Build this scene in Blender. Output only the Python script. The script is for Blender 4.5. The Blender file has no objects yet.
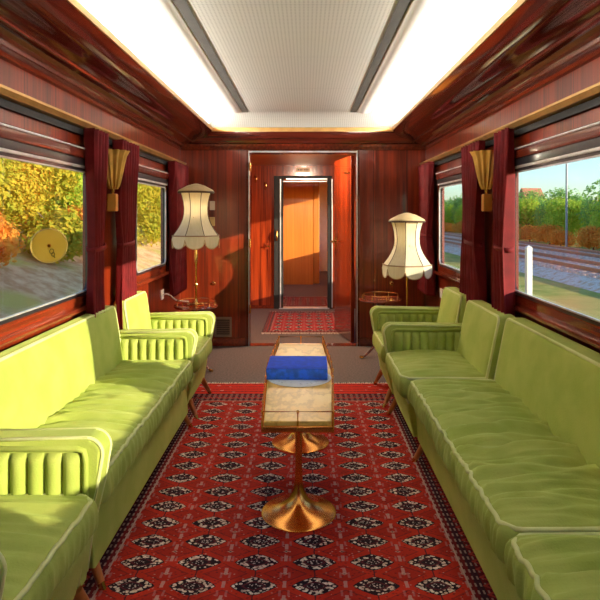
import bpy, bmesh, math, random
from mathutils import Vector, Matrix, noise
R = math.radians
PI = math.pi
rnd = random.Random(7)
scene = bpy.context.scene
COL = scene.collection

# ------------------------------------------------------------------ shader helpers
class S:
    """a float socket with arithmetic"""
    def __init__(self, nt, sock): self.nt, self.s = nt, sock
    def _m(self, op, b=None, c=None):
        n = self.nt.nodes.new('ShaderNodeMath'); n.operation = op
        for i, v in enumerate((self, b, c)):
            if v is None: continue
            if isinstance(v, S): self.nt.links.new(v.s, n.inputs[i])
            else: n.inputs[i].default_value = v
        return S(self.nt, n.outputs[0])
    def __add__(a, b): return a._m('ADD', b)
    __radd__ = __add__
    def __sub__(a, b): return a._m('SUBTRACT', b)
    def __rsub__(a, b): return (a * -1.0) + b
    def __mul__(a, b): return a._m('MULTIPLY', b)
    __rmul__ = __mul__
    def __truediv__(a, b): return a._m('DIVIDE', b)
    def abs(a): return a._m('ABSOLUTE')
    def fract(a): return a._m('FRACT')
    def floor(a): return a._m('FLOOR')
    def sin(a): return a._m('SINE')
    def sqrt(a): return a._m('SQRT')
    def pow(a, b): return a._m('POWER', b)
    def gt(a, b): return a._m('GREATER_THAN', b)
    def lt(a, b): return a._m('LESS_THAN', b)
    def max(a, b): return a._m('MAXIMUM', b)
    def min(a, b): return a._m('MINIMUM', b)
    def sat(a):
        r = a._m('ADD', 0.0); r.s.node.use_clamp = True; return r
    def ss(a, lo, hi):
        n = a.nt.nodes.new('ShaderNodeMapRange'); n.interpolation_type = 'SMOOTHSTEP'
        a.nt.links.new(a.s, n.inputs[0])
        n.inputs[1].default_value, n.inputs[2].default_value = lo, hi
        return S(a.nt, n.outputs[0])

class M:
    def __init__(self, name):
        self.m = bpy.data.materials.new(name); self.m.use_nodes = True
        self.nt = self.m.node_tree
        self.nt.nodes.clear()
        self.out = self.nt.nodes.new('ShaderNodeOutputMaterial')
        self.tc = self.nt.nodes.new('ShaderNodeTexCoord')
        sx = self.nt.nodes.new('ShaderNodeSeparateXYZ')
        self.nt.links.new(self.tc.outputs['Object'], sx.inputs[0])
        self.x, self.y, self.z = (S(self.nt, sx.outputs[i]) for i in range(3))
    def vec(self, x, y, z):
        n = self.nt.nodes.new('ShaderNodeCombineXYZ')
        for i, v in enumerate((x, y, z)):
            if isinstance(v, S): self.nt.links.new(v.s, n.inputs[i])
            else: n.inputs[i].default_value = v
        return n.outputs[0]
    def noise(self, vec, scale=1.0, detail=3.0, rough=.5):
        n = self.nt.nodes.new('ShaderNodeTexNoise')
        n.inputs['Scale'].default_value = scale; n.inputs['Detail'].default_value = detail
        n.inputs['Roughness'].default_value = rough
        self.nt.links.new(vec, n.inputs['Vector'])
        return S(self.nt, n.outputs[0])
    def voronoi(self, vec, scale):
        n = self.nt.nodes.new('ShaderNodeTexVoronoi'); n.inputs['Scale'].default_value = scale
        self.nt.links.new(vec, n.inputs['Vector'])
        return S(self.nt, n.outputs['Distance'])
    def n3(self, sx, sy, sz, detail=3.0, rough=.5):
        return self.noise(self.vec(self.x * sx, self.y * sy, self.z * sz), 1.0, detail, rough)
    def rand(self):
        n = self.nt.nodes.new('ShaderNodeObjectInfo'); return S(self.nt, n.outputs['Random'])
    def mix(self, f, a, b):
        n = self.nt.nodes.new('ShaderNodeMix'); n.data_type = 'RGBA'
        for sock, v in ((n.inputs[0], f), (n.inputs[6], a), (n.inputs[7], b)):
            if isinstance(v, S): self.nt.links.new(v.s, sock)
            elif isinstance(v, tuple): sock.default_value = (*v, 1)
            elif isinstance(v, (int, float)): sock.default_value = v
            else: self.nt.links.new(v, sock)
        return n.outputs[2]
    def bsdf(self, color, rough=.5, metal=0, coat=0, coat_rough=.06, sheen=0, sheen_tint=(1, 1, 1), bump=None, bump_d=.002, spec=.5, trans=0, emit=None, emit_s=0):
        p = self.nt.nodes.new('ShaderNodeBsdfPrincipled'); L = self.nt.links
        def put(k, v):
            if isinstance(v, S): L.new(v.s, p.inputs[k])
            elif isinstance(v, tuple): p.inputs[k].default_value = (*v, 1)
            elif isinstance(v, (int, float)): p.inputs[k].default_value = v
            else: L.new(v, p.inputs[k])
        put('Base Color', color); put('Roughness', rough); put('Metallic', metal)
        put('Coat Weight', coat); put('Coat Roughness', coat_rough)
        put('Sheen Weight', sheen); put('Sheen Tint', sheen_tint); put('Specular IOR Level', spec)
        put('Transmission Weight', trans)
        if emit: put('Emission Color', emit); put('Emission Strength', emit_s)
        if bump is not None:
            b = self.nt.nodes.new('ShaderNodeBump'); b.inputs['Distance'].default_value = bump_d
            b.inputs['Strength'].default_value = 1.0
            L.new(bump.s, b.inputs['Height']); L.new(b.outputs[0], p.inputs['Normal'])
        return p
    def done(self, node):
        self.nt.links.new(node.outputs[0], self.out.inputs[0]); return self.m

def simple(name, c, rough=.5, metal=0, coat=0, var=.12, scale=9, sheen=0):
    m = M(name); n = m.n3(scale, scale, scale)
    a = tuple(max(0, v * (1 - var)) for v in c); b = tuple(min(1, v * (1 + var)) for v in c)
    return m.done(m.bsdf(m.mix(n.ss(.3, .7), a, b), rough, metal, coat, sheen=sheen))

def wood(name, dark, mid, axis='z', joint=None, jw=.32, rough=.3, coat=.7, bump_d=.004):
    m = M(name)
    k = dict(z=(38, 38, 1.1), y=(38, 1.1, 38), x=(1.1, 38, 38))[axis]
    g = m.n3(*k, detail=4, rough=.6)
    g2 = m.n3(*(v * .22 for v in k), detail=2)
    f = (g.ss(.3, .72) * .65 + g2.ss(.3, .7) * .35)
    col = m.mix(f, dark, mid)
    if joint:
        c = m.y if joint == 'y' else m.x
        fr = (c * (1 / jw)).fract()
        line = (fr - .5).abs().gt(.5 - .004 / jw)
        cell = (c * (1 / jw)).floor()
        rn = (cell * 12.9898).sin() * 43758.5
        rn = rn.fract()
        col = m.mix(rn * .35, col, tuple(v * .55 for v in mid))
        col = m.mix(line * .8, col, tuple(v * .35 for v in dark))
    wob = m.n3(2.2, 2.2, 2.2, 1)
    return m.done(m.bsdf(col, rough, coat=coat, coat_rough=.07, bump=wob, bump_d=bump_d))

def velvet(name, a, b, sheen=.35, tint=(.85, 1, .3)):
    m = M(name)
    n = m.n3(7, 7, 7, 4); fine = m.n3(160, 160, 160, 2)
    return m.done(m.bsdf(m.mix(n.ss(.3, .7), a, b), .75, sheen=sheen, sheen_tint=tint, bump=fine, bump_d=.0012, spec=.25))

WD, WM = (.060, .0065, .003), (.36, .040, .009)
m_wall = wood('mahogany_panelling_long', WD, WM, 'z', 'y', .34, bump_d=.0012, coat=.4)
m_wall_x = wood('mahogany_panelling_cross', WD, WM, 'z', 'x', .36, bump_d=.0015)
m_cornice = wood('polished_mahogany_coving', (.050, .007, .004), (.13, .018, .008), 'y', rough=.12, coat=1, bump_d=.0012)
m_cornice_x = wood('polished_mahogany_coving_cross', (.050, .007, .004), (.13, .018, .008), 'x', rough=.12, coat=1, bump_d=.0012)
m_mould = wood('mahogany_moulding', (.07, .010, .005), (.20, .028, .010), 'y', rough=.25, coat=.8)
m_sill = wood('mahogany_sill', (.12, .014, .005), (.32, .045, .012), 'y', rough=.2, coat=1)
m_door = wood('mahogany_door', WD, (.40, .050, .010), 'z', rough=.2, coat=.8, bump_d=.0008)
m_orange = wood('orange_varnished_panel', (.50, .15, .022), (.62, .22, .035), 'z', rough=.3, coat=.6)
m_leg = wood('orange_brown_leg_wood', (.42, .13, .03), (.62, .22, .06), 'z')
m_table_wood = wood('red_brown_table_wood', (.22, .035, .012), (.38, .075, .022), 'x', rough=.15, coat=1)
m_brass = simple('brass', (.78, .47, .15), .22, 1)
m_copper = simple('copper_gold', (.88, .40, .10), .23, 1, var=.06)
m_goldrail = simple('gold_painted_rail', (.62, .36, .12), .3, .6)
m_chrome = simple('brushed_chrome', (.74, .74, .75), .34, .55)
m_darkframe = simple('dark_window_frame', (.022, .022, .028), .3, coat=.4)
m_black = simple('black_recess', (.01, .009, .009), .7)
m_white = simple('white_plastic', (.80, .79, .74), .4, var=.04)
m_velvet = velvet('green_velvet', (.33, .41, .070), (.42, .48, .105))
m_piping = velvet('pale_green_piping', (.62, .66, .26), (.74, .76, .38))
m_curtain = velvet('dark_red_curtain_cloth', (.10, .003, .005), (.175, .006, .009), .12, (1, .2, .2))
m_tie = velvet('dark_red_tieback_cloth', (.12, .005, .008), (.18, .007, .010), .1, (1, .2, .2))
m_carpet = simple('brown_grey_carpet', (.135, .105, .095), .95, var=.25, scale=60)
m_shade = None
m_blue = simple('blue_book_cloth', (.008, .075, .66), .9, var=.15, scale=30)
m_blue_spine = simple('blue_book_spine', (.02, .15, .78), .45, var=.25, scale=40)
m_paper = simple('paper', (.78, .76, .68), .8, var=.05)
m_greymetal = simple('grey_mast_metal', (.30, .31, .32), .5, .3)
m_rail_steel = simple('rusty_rail_steel', (.50, .22, .12), .5, .4)
m_sleeper = simple('pale_concrete_sleeper', (.74, .54, .46), .9, var=.2)
m_housewall = simple('white_house_wall', (.80, .79, .76), .8)
m_houseroof = simple('red_brown_roof_tile', (.36, .15, .09), .8)

def perforated(name, c, dot):
    m = M(name)
    fx = (m.x * (1 / .022)).fract() - .5; fy = (m.y * (1 / .022)).fract() - .5
    d = (fx * fx + fy * fy).sqrt()
    hole = d.lt(.24)
    seam = ((m.y * (1 / .95)).fract() - .5).abs().gt(.4965)
    col = m.mix(hole * .55, c, dot)
    col = m.mix(seam * .4, col, tuple(v * .6 for v in c))
    return m.done(m.bsdf(col, .6))
m_ceil = perforated('perforated_white_ceiling', (.66, .65, .61), (.24, .23, .22))
m_ceil_band = simple('smooth_white_ceiling_band', (.84, .83, .80), .45, var=.02)

def shade_mat():
    m = M('cream_lampshade_cloth')
    n = m.n3(60, 60, 8)
    col = m.mix(n.ss(.3, .7), (.74, .70, .52), (.84, .80, .64))
    p = m.bsdf(col, .8, sheen=.2)
    t = m.nt.nodes.new('ShaderNodeBsdfTranslucent'); t.inputs[0].default_value = (.85, .75, .5, 1)
    x = m.nt.nodes.new('ShaderNodeMixShader'); x.inputs[0].default_value = .35
    m.nt.links.new(p.outputs[0], x.inputs[1]); m.nt.links.new(t.outputs[0], x.inputs[2])
    return m.done(x)
m_shade = shade_mat()
m_shadetrim = simple('dark_brown_shade_braid', (.085, .045, .025), .8)
m_sconce = simple('gold_silk_sconce', (.62, .36, .085), .35, .35, var=.2)

def glass_mat():
    m = M('window_glass')
    t = m.nt.nodes.new('ShaderNodeBsdfTransparent'); t.inputs[0].default_value = (.97, .985, .98, 1)
    g = m.nt.nodes.new('ShaderNodeBsdfGlossy'); g.inputs['Roughness'].default_value = .02
    f = m.nt.nodes.new('ShaderNodeLayerWeight'); f.inputs[0].default_value = .5
    k = (S(m.nt, f.outputs['Facing']).pow(5.0) * .9 + .04) * .6
    x = m.nt.nodes.new('ShaderNodeMixShader')
    m.nt.links.new(k.s, x.inputs[0]); m.nt.links.new(t.outputs[0], x.inputs[1]); m.nt.links.new(g.outputs[0], x.inputs[2])
    return m.done(x)
m_glass = glass_mat()

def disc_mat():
    m = M('yellow_reflection_disc')
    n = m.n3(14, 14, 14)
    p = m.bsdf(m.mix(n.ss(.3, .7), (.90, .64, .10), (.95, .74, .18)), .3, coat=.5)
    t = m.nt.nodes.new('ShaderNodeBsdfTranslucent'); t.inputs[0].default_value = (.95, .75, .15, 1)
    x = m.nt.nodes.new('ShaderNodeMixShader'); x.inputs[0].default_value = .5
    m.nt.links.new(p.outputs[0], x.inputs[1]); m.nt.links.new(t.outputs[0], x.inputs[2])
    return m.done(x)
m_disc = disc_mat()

def onyx():
    m = M('yellow_onyx_top')
    n = m.n3(9, 4, 9, 6, .6); w = m.n3(3, 3, 3, 4)
    vein = ((n + w * .5 - .75).abs()).ss(0, .06)
    col = m.mix(n.ss(.3, .7), (.74, .43, .075), (.84, .57, .15))
    col = m.mix(vein, (.62, .36, .07), col)
    return m.done(m.bsdf(col, .45))
m_onyx = onyx()

def printed_mat():
    m = M('white_round_mat_print')
    r = (m.x * m.x + m.y * m.y).sqrt()
    ink = m.n3(60, 34, 1, 3).gt(.58) * r.gt(.105) * r.lt(.135)
    ring = (r - .152).abs().lt(.0015)
    return m.done(m.bsdf(m.mix((ink * .55).max(ring * .5), (.86, .85, .82), (.45, .45, .46)), .6))
m_mat = printed_mat()

def rug_mat(name, fw, fh, pu, pv, bw, red=(.56, .032, .016), deep=(.27, .014, .015)):
    """Bokhara style: rows of lozenge guls on red; fw, fh = half field size"""
    m = M(name)
    x, y = m.x, m.y
    jx = m.n3(45, 45, 1, 2) - .5
    x2, y2 = x + jx * .006, y + jx * .005
    u = (x2 * (1 / pu)).fract() - .5           # column cell (centres at half cells)
    v = ((y2 * (1 / pv)) + .5).fract() - .5     # row cell (centre row at 0)
    au, av = u.abs() * pu, v.abs() * pv
    a, b = pu * .345, pv * .325
    e = ((au / a).pow(1.35) + (av / b).pow(1.2))
    vor = m.voronoi(m.vec(x, y * 1.25, 0.0), 70)
    blob = vor.lt(.50)
    tone = m.n3(5, 5, 1, 3)
    col = m.mix(tone.ss(.3, .7), red, tuple(v_ * .72 for v_ in red))
    # lattice of darker red between the guls
    us, vs = ((u + 1.0).fract() - .5).abs() * pu, ((v + 1.0).fract() - .5).abs() * pv
    e2 = us / (pu * .36) + vs / (pv * .34)
    col = m.mix(e2.lt(.94) * .38, col, deep)
    lat = (e2 - 1.0).abs().lt(.07)
    col = m.mix(lat * .5, col, (.035, .012, .02))
    col = m.mix(e2.lt(.17) * .7, col, (.50, .33, .25))
    col = m.mix(e2.lt(.07), col, (.03, .012, .02))
    speck = m.voronoi(m.vec(x * .8, y * 1.3, 2.0), 62).lt(.26)
    col = m.mix(speck * .65, col, (.09, .010, .016))
    speck2 = m.voronoi(m.vec(x * .8, y * 1.3, 5.0), 40).lt(.13)
    col = m.mix(speck2 * .6, col, (.60, .42, .34))
    # dotted line between columns
    dots = us.lt(.007) * ((y * 78.0).sin()).gt(.1)
    col = m.mix(dots * .65, col, (.52, .34, .30))
    side = us.lt(.021) * us.gt(.012) * ((y * 60.0).sin()).gt(.55)
    col = m.mix(side * .35, col, (.45, .26, .25))
    # stem line through the guls
    col = m.mix(au.lt(.0028) * .8, col, (.03, .012, .02))
    # red nubs left and right of the gul
    # gul: black ground, cream beads in an outer ring, small beads inside
    out = e.lt(1.16)
    col = m.mix(out, col, (.020, .010, .016))
    ring = e.lt(1.08) * e.gt(.52) * blob
    col = m.mix(ring, col, m.mix(m.n3(50, 50, 1, 1).ss(.4, .6), (.82, .72, .60), (.60, .44, .34)))
    inner = e.lt(.30) * m.voronoi(m.vec(x, y, 0.3), 95).lt(.36)
    col = m.mix(inner, col, (.55, .46, .42))
    core = e.lt(.50) * e.gt(.36)
    col = m.mix(core * .6, col, (.16, .02, .03))
    # borders
    dx, dy = x.abs() - fw, y.abs() - fh
    d = dx.max(dy)                              # distance outside the field
    s = (d / bw)
    isb = d.gt(0.0)
    along_x = dx.gt(dy)
    t = x * (1.0 - along_x) + y * along_x
    bd = m.mix(((s * 3.0).fract()).gt(.5), (.16, .012, .016), (.045, .012, .022))
    beads = ((t * 150.0).sin()).gt(.0) * ((s * 9.0).fract() - .5).abs().lt(.2)
    bd = m.mix(beads * .75, bd, (.48, .34, .28))
    zig = (((t * (1 / .05)).fract() - .5).abs() * 2.0 - ((s - .36) * 4.5)).abs().lt(.22) * s.gt(.3) * s.lt(.62)
    bd = m.mix(zig, bd, (.45, .05, .04))
    bd = m.mix((s - .02).abs().lt(.02), bd, (.5, .36, .3))
    col = m.mix(isb, col, bd)
    if fh > 1.0:                                # plain red kilim ends
        ends = dy.gt(.17)
        ek = m.mix((((y * (1 / .06)).fract() - .5).abs().lt(.13)) * m.n3(70, 70, 1).gt(.45), red, (.10, .012, .02))
        ek = m.mix((m.voronoi(m.vec(x * .6, y * 1.6, 0), 16).lt(.16)), ek, (.55, .42, .36))
        col = m.mix(ends, col, ek)
    pile = m.n3(240, 240, 240, 2)
    return m.done(m.bsdf(col, .92, bump=pile, bump_d=.002, spec=.12))

def leaf_mat(name, cols, transl=.45):
    m = M(name)
    n = m.n3(2.2, 2.2, 2.2, 3); r = m.rand()
    f = (n.ss(.35, .65) * .7 + r * .3)
    c = m.mix(f, cols[0], cols[1])
    c = m.mix(m.n3(9, 9, 9, 2).ss(.52, .66) * .6, c, cols[2])
    d = m.bsdf(c, .7, spec=.15)
    t = m.nt.nodes.new('ShaderNodeBsdfTranslucent'); m.nt.links.new(c, t.inputs[0])
    x = m.nt.nodes.new('ShaderNodeMixShader'); x.inputs[0].default_value = transl
    m.nt.links.new(d.outputs[0], x.inputs[1]); m.nt.links.new(t.outputs[0], x.inputs[2])
    return m.done(x)
m_leaf_yellow = leaf_mat('yellow_green_leaves', ((.30, .36, .03), (.62, .50, .05), (.75, .42, .04)))
m_leaf_green = leaf_mat('green_leaves', ((.30, .54, .06), (.60, .72, .10), (.78, .70, .11)), .6)
m_leaf_dark = leaf_mat('dark_green_leaves', ((.17, .38, .10), (.32, .55, .14), (.50, .64, .17)), .55)
m_leaf_orange = leaf_mat('orange_leaves', ((.84, .30, .035), (.92, .46, .08), (.70, .52, .10)))
m_bark = simple('bark', (.12, .08, .05), .9, var=.3)

def ground_mat(name, a, b, c, sc=1.2):
    m = M(name)
    n = m.n3(sc, sc, sc, 6, .65); k = m.n3(sc * .3, sc * .3, sc * .3, 2)
    col = m.mix(n.ss(.35, .65), a, b); col = m.mix(k.ss(.45, .7), col, c)
    return m.done(m.bsdf(col, .95, spec=.1))
m_slope = ground_mat('dry_brown_slope', (.60, .33, .15), (.82, .58, .32), (.60, .48, .13), 2.4)
m_grass_g = ground_mat('rough_grass', (.24, .30, .06), (.46, .42, .12), (.56, .36, .12), .9)
m_gravel = ground_mat('pale_gravel', (.74, .54, .42), (.88, .74, .62), (.70, .42, .26), 14)

# ------------------------------------------------------------------ mesh helpers
class MB:
    def __init__(self): self.bm = bmesh.new()
    def _add(self, other):
        me = bpy.data.meshes.new('t'); other.to_mesh(me); other.free(); self.bm.from_mesh(me); bpy.data.meshes.remove(me); return self
    def box(self, x0, x1, y0, y1, z0, z1, bev=0, seg=2):
        b = bmesh.new(); bmesh.ops.create_cube(b, size=1)
        for v in b.verts:
            v.co = Vector(((x0 + x1) / 2 + v.co.x * (x1 - x0), (y0 + y1) / 2 + v.co.y * (y1 - y0), (z0 + z1) / 2 + v.co.z * (z1 - z0)))
        if bev: bmesh.ops.bevel(b, geom=b.edges[:], offset=bev, segments=seg, affect='EDGES', profile=.5)
        return self._add(b)
    def prism(self, pts, a0, a1, axis='y', bev=0, seg=3):
        """polygon pts extruded along axis; pts are the two other coords in order"""
        b = bmesh.new()
        def P(p, a):
            return {'y': (p[0], a, p[1]), 'x': (a, p[0], p[1]), 'z': (p[0], p[1], a)}[axis]
        lo = [b.verts.new(P(p, a0)) for p in pts]; hi = [b.verts.new(P(p, a1)) for p in pts]
        f0 = b.faces.new(lo); f1 = b.faces.new(hi[::-1]); n = len(pts)
        for i in range(n): b.faces.new((lo[i], hi[i], hi[(i + 1) % n], lo[(i + 1) % n]))
        if bev:
            ed = list(set(f0.edges) | set(f1.edges))
            bmesh.ops.bevel(b, geom=ed, offset=bev, segments=seg, affect='EDGES', profile=.5)
        bmesh.ops.recalc_face_normals(b, faces=b.faces[:])
        return self._add(b)
    def tube(self, pts, r, n=8, closed=False, cap=True):
        b = bmesh.new(); pts = [Vector(p) for p in pts]; N = len(pts); rings = []
        up = Vector((0, 0, 1)); prev = None
        for i, p in enumerate(pts):
            if closed: t = pts[(i + 1) % N] - pts[i - 1]
            else: t = pts[min(i + 1, N - 1)] - pts[max(i - 1, 0)]
            t.normalize()
            if prev is None:
                a = t.cross(up) if abs(t.z) < .95 else t.cross(Vector((1, 0, 0)))
            else: a = prev - t * prev.dot(t)
            a.normalize(); prev = a; c = t.cross(a)
            rr = r[i] if isinstance(r, (list, tuple)) else r
            rings.append([b.verts.new(p + (a * math.cos(2 * PI * k / n) + c * math.sin(2 * PI * k / n)) * rr) for k in range(n)])
        for i in range(N if closed else N - 1):
            A, B = rings[i], rings[(i + 1) % N]
            for k in range(n): b.faces.new((A[k], A[(k + 1) % n], B[(k + 1) % n], B[k]))
        if cap and not closed:
            b.faces.new(rings[0][::-1]); b.faces.new(rings[-1])
        bmesh.ops.recalc_face_normals(b, faces=b.faces[:])
        return self._add(b)
    def lathe(self, prof, n=32, c=(0, 0, 0), a0=0, rmod=None, a1=2 * PI):
        b = bmesh.new(); rows = []
        full = abs(a1 - 2 * PI) < 1e-6 
        m = n if full else n + 1
        for (r, z) in prof:
            row = []
            for k in range(m):
                t = a0 + a1 * k / n
                q = max(r, 1e-5) * (rmod(t, z) if rmod else 1)
                row.append(b.verts.new((c[0] + q * math.cos(t), c[1] + q * math.sin(t), c[2] + z)))
            rows.append(row)
        for i in range(len(rows) - 1):
            for k in range(n):
                b.faces.new((rows[i][k], rows[i][(k + 1) % m], rows[i + 1][(k + 1) % m], rows[i + 1][k]))
        bmesh.ops.remove_doubles(b, verts=b.verts[:], dist=2e-5)
        bmesh.ops.recalc_face_normals(b, faces=b.faces[:])
        return self._add(b)
    def rbox(self, c, h, r, n, fn=None):
        """rounded box, centre c, half sizes h, corner radius r, n divisions per axis; fn(p, q) moves a point"""
        b = bmesh.new()
        def lin(k, i):                       # finer towards the ends, so corners stay round
            t = -1 + 2 * i / n[k]
            e = min(.45, 2.2 * r / h[k]); 
            edge = .28
            if abs(t) > 1 - edge: return math.copysign(1 - e + e * (abs(t) - (1 - edge)) / edge, t)
            return t / (1 - edge) * (1 - e)
        for ax in range(3):
            i0, i1 = [k for k in range(3) if k != ax]
            for sgn in (-1, 1):
                g = []
                for i in range(n[i0] + 1):
                    row = []
                    for j in range(n[i1] + 1):
                        q = [0, 0, 0]; q[ax] = sgn; q[i0] = lin(i0, i); q[i1] = lin(i1, j)
                        p = Vector((q[0] * h[0], q[1] * h[1], q[2] * h[2]))
                        inn = Vector([max(-(h[k] - r), min(h[k] - r, p[k])) for k in range(3)])
                        d = p - inn
                        if d.length > 1e-9: p = inn + d.normalized() * r
                        if fn: p = fn(p, q)
                        row.append(b.verts.new(p + Vector(c)))
                    g.append(row)
                for i in range(n[i0]):
                    for j in range(n[i1]):
                        b.faces.new((g[i][j], g[i + 1][j], g[i + 1][j + 1], g[i][j + 1]))
        bmesh.ops.remove_doubles(b, verts=b.verts[:], dist=1e-5)
        bmesh.ops.recalc_face_normals(b, faces=b.faces[:])
        return self._add(b)
    def grid(self, nu, nv, fn):
        b = bmesh.new()
        g = [[b.verts.new(fn(i / nu, j / nv)) for j in range(nv + 1)] for i in range(nu + 1)]
        for i in range(nu):
            for j in range(nv): b.faces.new((g[i][j], g[i + 1][j], g[i + 1][j + 1], g[i][j + 1]))
        return self._add(b)
    def xform(self, mat): bmesh.ops.transform(self.bm, matrix=mat, verts=self.bm.verts[:]); return self
    def mirror(self):
        for v in self.bm.verts: v.co.x = -v.co.x
        bmesh.ops.reverse_faces(self.bm, faces=self.bm.faces[:]); return self
    def build(self, name, mat, parent=None, loc=(0, 0, 0), smooth=40):
        me = bpy.data.meshes.new(name); self.bm.to_mesh(me); self.bm.free()
        me.materials.append(mat)
        o = bpy.data.objects.new(name, me); COL.objects.link(o); o.location = loc
        if parent is not None: o.parent = parent
        if smooth:
            me.shade_smooth()
            if smooth < 180:
                me.set_sharp_from_angle(angle=R(smooth))
                md = o.modifiers.new('even_normals', 'WEIGHTED_NORMAL'); md.keep_sharp = True
        return o

def tag(o, label=None, cat=None, group=None, kind=None):
    if label: o['label'] = label
    if cat: o['category'] = cat
    if group: o['group'] = group
    if kind: o['kind'] = kind
    return o
def thing(name, label, cat, loc=(0, 0, 0), group=None, rz=0):
    o = bpy.data.objects.new(name, None); COL.objects.link(o); o.location = loc; o.rotation_euler.z = rz
    return tag(o, label, cat, group)
def struct(name, mb, mat, parent=None, smooth=40):
    o = mb.build(name, mat, parent, smooth=smooth)
    if parent is None: tag(o, kind='structure')
    return o
def copy_tree(o, parent=None):
    c = o.copy(); COL.objects.link(c)
    if parent is not None: c.parent = parent
    for ch in list(o.children): copy_tree(ch, c)
    return c

# ------------------------------------------------------------------ room numbers (metres, camera at the origin of x and y)
XL, XR, Y0, YE = -1.343, 1.277, -1.3, 6.09
WT = .034
WZ0, WZ1 = .91, 1.685
WIN = [(.42, 1.75), (2.15, 3.515), (4.41, 5.40)]
RAIL_Z = 1.935
EL, ER, EZ, EY = -.983, .908, 2.30, 6.03   # ceiling opening edge

def side_wall(name, x, s):
    """s = outward direction"""
    a, b = sorted((x, x + s * WT))
    mb = MB()
    mb.box(a, b, Y0, YE + .06, 0, WZ0)
    mb.box(a, b, Y0, YE + .06, WZ1, 2.34)
    e = [Y0] + [v for w in WIN for v in w] + [YE + .06]
    for i in range(0, len(e), 2): mb.box(a, b, e[i], e[i + 1], WZ0, WZ1)
    return struct(name, mb, m_wall)
side_wall('wall_left', XL, -1); side_wall('wall_right', XR, 1)
DX0, DX1, DZ = -.60, .535, 2.05
mb = MB()
mb.box(XL, DX0, YE, YE + .06, 0, 2.34); mb.box(DX1, XR, YE, YE + .06, 0, 2.34); mb.box(DX0, DX1, YE, YE + .06, DZ, 2.34)
struct('wall_end', mb, m_wall_x)
struct('wall_behind', MB().box(XL, XR, Y0 - .06, Y0, 0, 2.5), m_wall_x)
struct('floor', MB().box(-1.6, 1.6, Y0 - .1, 14.2, -.12, 0), m_carpet)

# baseboards
struct('baseboard_left', MB().box(XL, XL + .022, Y0, YE, 0, .10, .006), m_mould)
struct('baseboard_right', MB().box(XR - .022, XR, Y0, YE, 0, .10, .006), m_mould)
mb = MB(); mb.box(XL + .03, DX0 - .04, YE - .022, YE, 0, .085, .006); mb.box(DX1 + .04, XR - .03, YE - .022, YE, 0, .085, .006)
struct('baseboard_end', mb, m_sill)

# ------------------------------------------------------------------ windows
def rr(y0, y1, z0, z1, r, n=6):
    pts = []
    for cy, cz, a in ((y1 - r, z1 - r, 0), (y0 + r, z1 - r, 90), (y0 + r, z0 + r, 180), (y1 - r, z0 + r, 270)):
        for k in range(n + 1):
            t = R(a + 90 * k / n); pts.append((cy + r * math.cos(t), cz + r * math.sin(t)))
    return pts
def ring(mb, outer, inner, x0, x1):
    b = bmesh.new(); n = len(outer)
    V = [[b.verts.new((x, p[0], p[1])) for p in L] for x in (x0, x1) for L in (outer, inner)]
    o0, i0, o1, i1 = V
    for k in range(n):
        j = (k + 1) % n
        b.faces.new((o0[k], o0[j], i0[j], i0[k])); b.faces.new((o1[k], i1[k], i1[j], o1[j]))
        b.faces.new((o0[k], o1[k], o1[j], o0[j])); b.faces.new((i0[k], i0[j], i1[j], i1[k]))
    bmesh.ops.recalc_face_normals(b, faces=b.faces[:])
    mb._add(b); return mb
wn = 0
for x, s in ((XL, -1), (XR, 1)):
    for (a, b) in WIN:
        wn += 1
        w = bpy.data.objects.new(f'window_{wn}', None); COL.objects.link(w); tag(w, kind='structure')
        rect = rr(a - .045, b + .045, WZ0 - .045, WZ1 + .04, .03)
        rect2 = rr(a + .012, b - .012, WZ0 + .012, WZ1 - .012, .06)
        ring(MB(), rect, rect2, x - s * .018, x + s * .006).build('window_frame', m_sill, w)
        ring(MB(), rr(a + .010, b - .010, WZ0 + .010, WZ1 - .01, .06), rr(a + .032, b - .032, WZ0 + .03, WZ1 - .03, .05), x - s * .022, x + s * .006).build('window_sash', m_darkframe, w)
        ring(MB(), rr(a + .031, b - .031, WZ0 + .029, WZ1 - .029, .05), rr(a + .039, b - .039, WZ0 + .037, WZ1 - .037, .045), x - s * .025, x - s * .014).build('chrome_edge', m_chrome, w)
        MB().prism(rr(a + .03, b - .03, WZ0 + .028, WZ1 - .028, .05), *sorted((x - s * .004, x + s * .001)), axis='x').build('window_pane', m_glass, w)
        # blind box above the glass
        mb = MB(); mb.box(*sorted((x - s * .035, x)), a - .05, b + .05, WZ1 + .045, WZ1 + .115, .01)
        mb.build('blind_box', m_mould, w)
        mb = MB(); mb.box(*sorted((x - s * .042, x - s * .030)), a - .05, b + .05, WZ1 + .098, WZ1 + .108, .003)
        mb.box(*sorted((x - s * .030, x - s * .018)), a + .0, b - .0, WZ1 - .012, WZ1 + .004, .003)
        mb.build('blind_rail', m_chrome, w)
        MB().box(*sorted((x - s * .030, x)), a - .02, b + .02, WZ1 + .004, WZ1 + .044, .004).build('blind_roll', m_darkframe, w)
        # sill
        MB().box(*sorted((x - s * .05, x)), a - .07, b + .07, WZ0 - .075, WZ0 - .045, .008).build('window_sill', m_sill, w)

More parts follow.
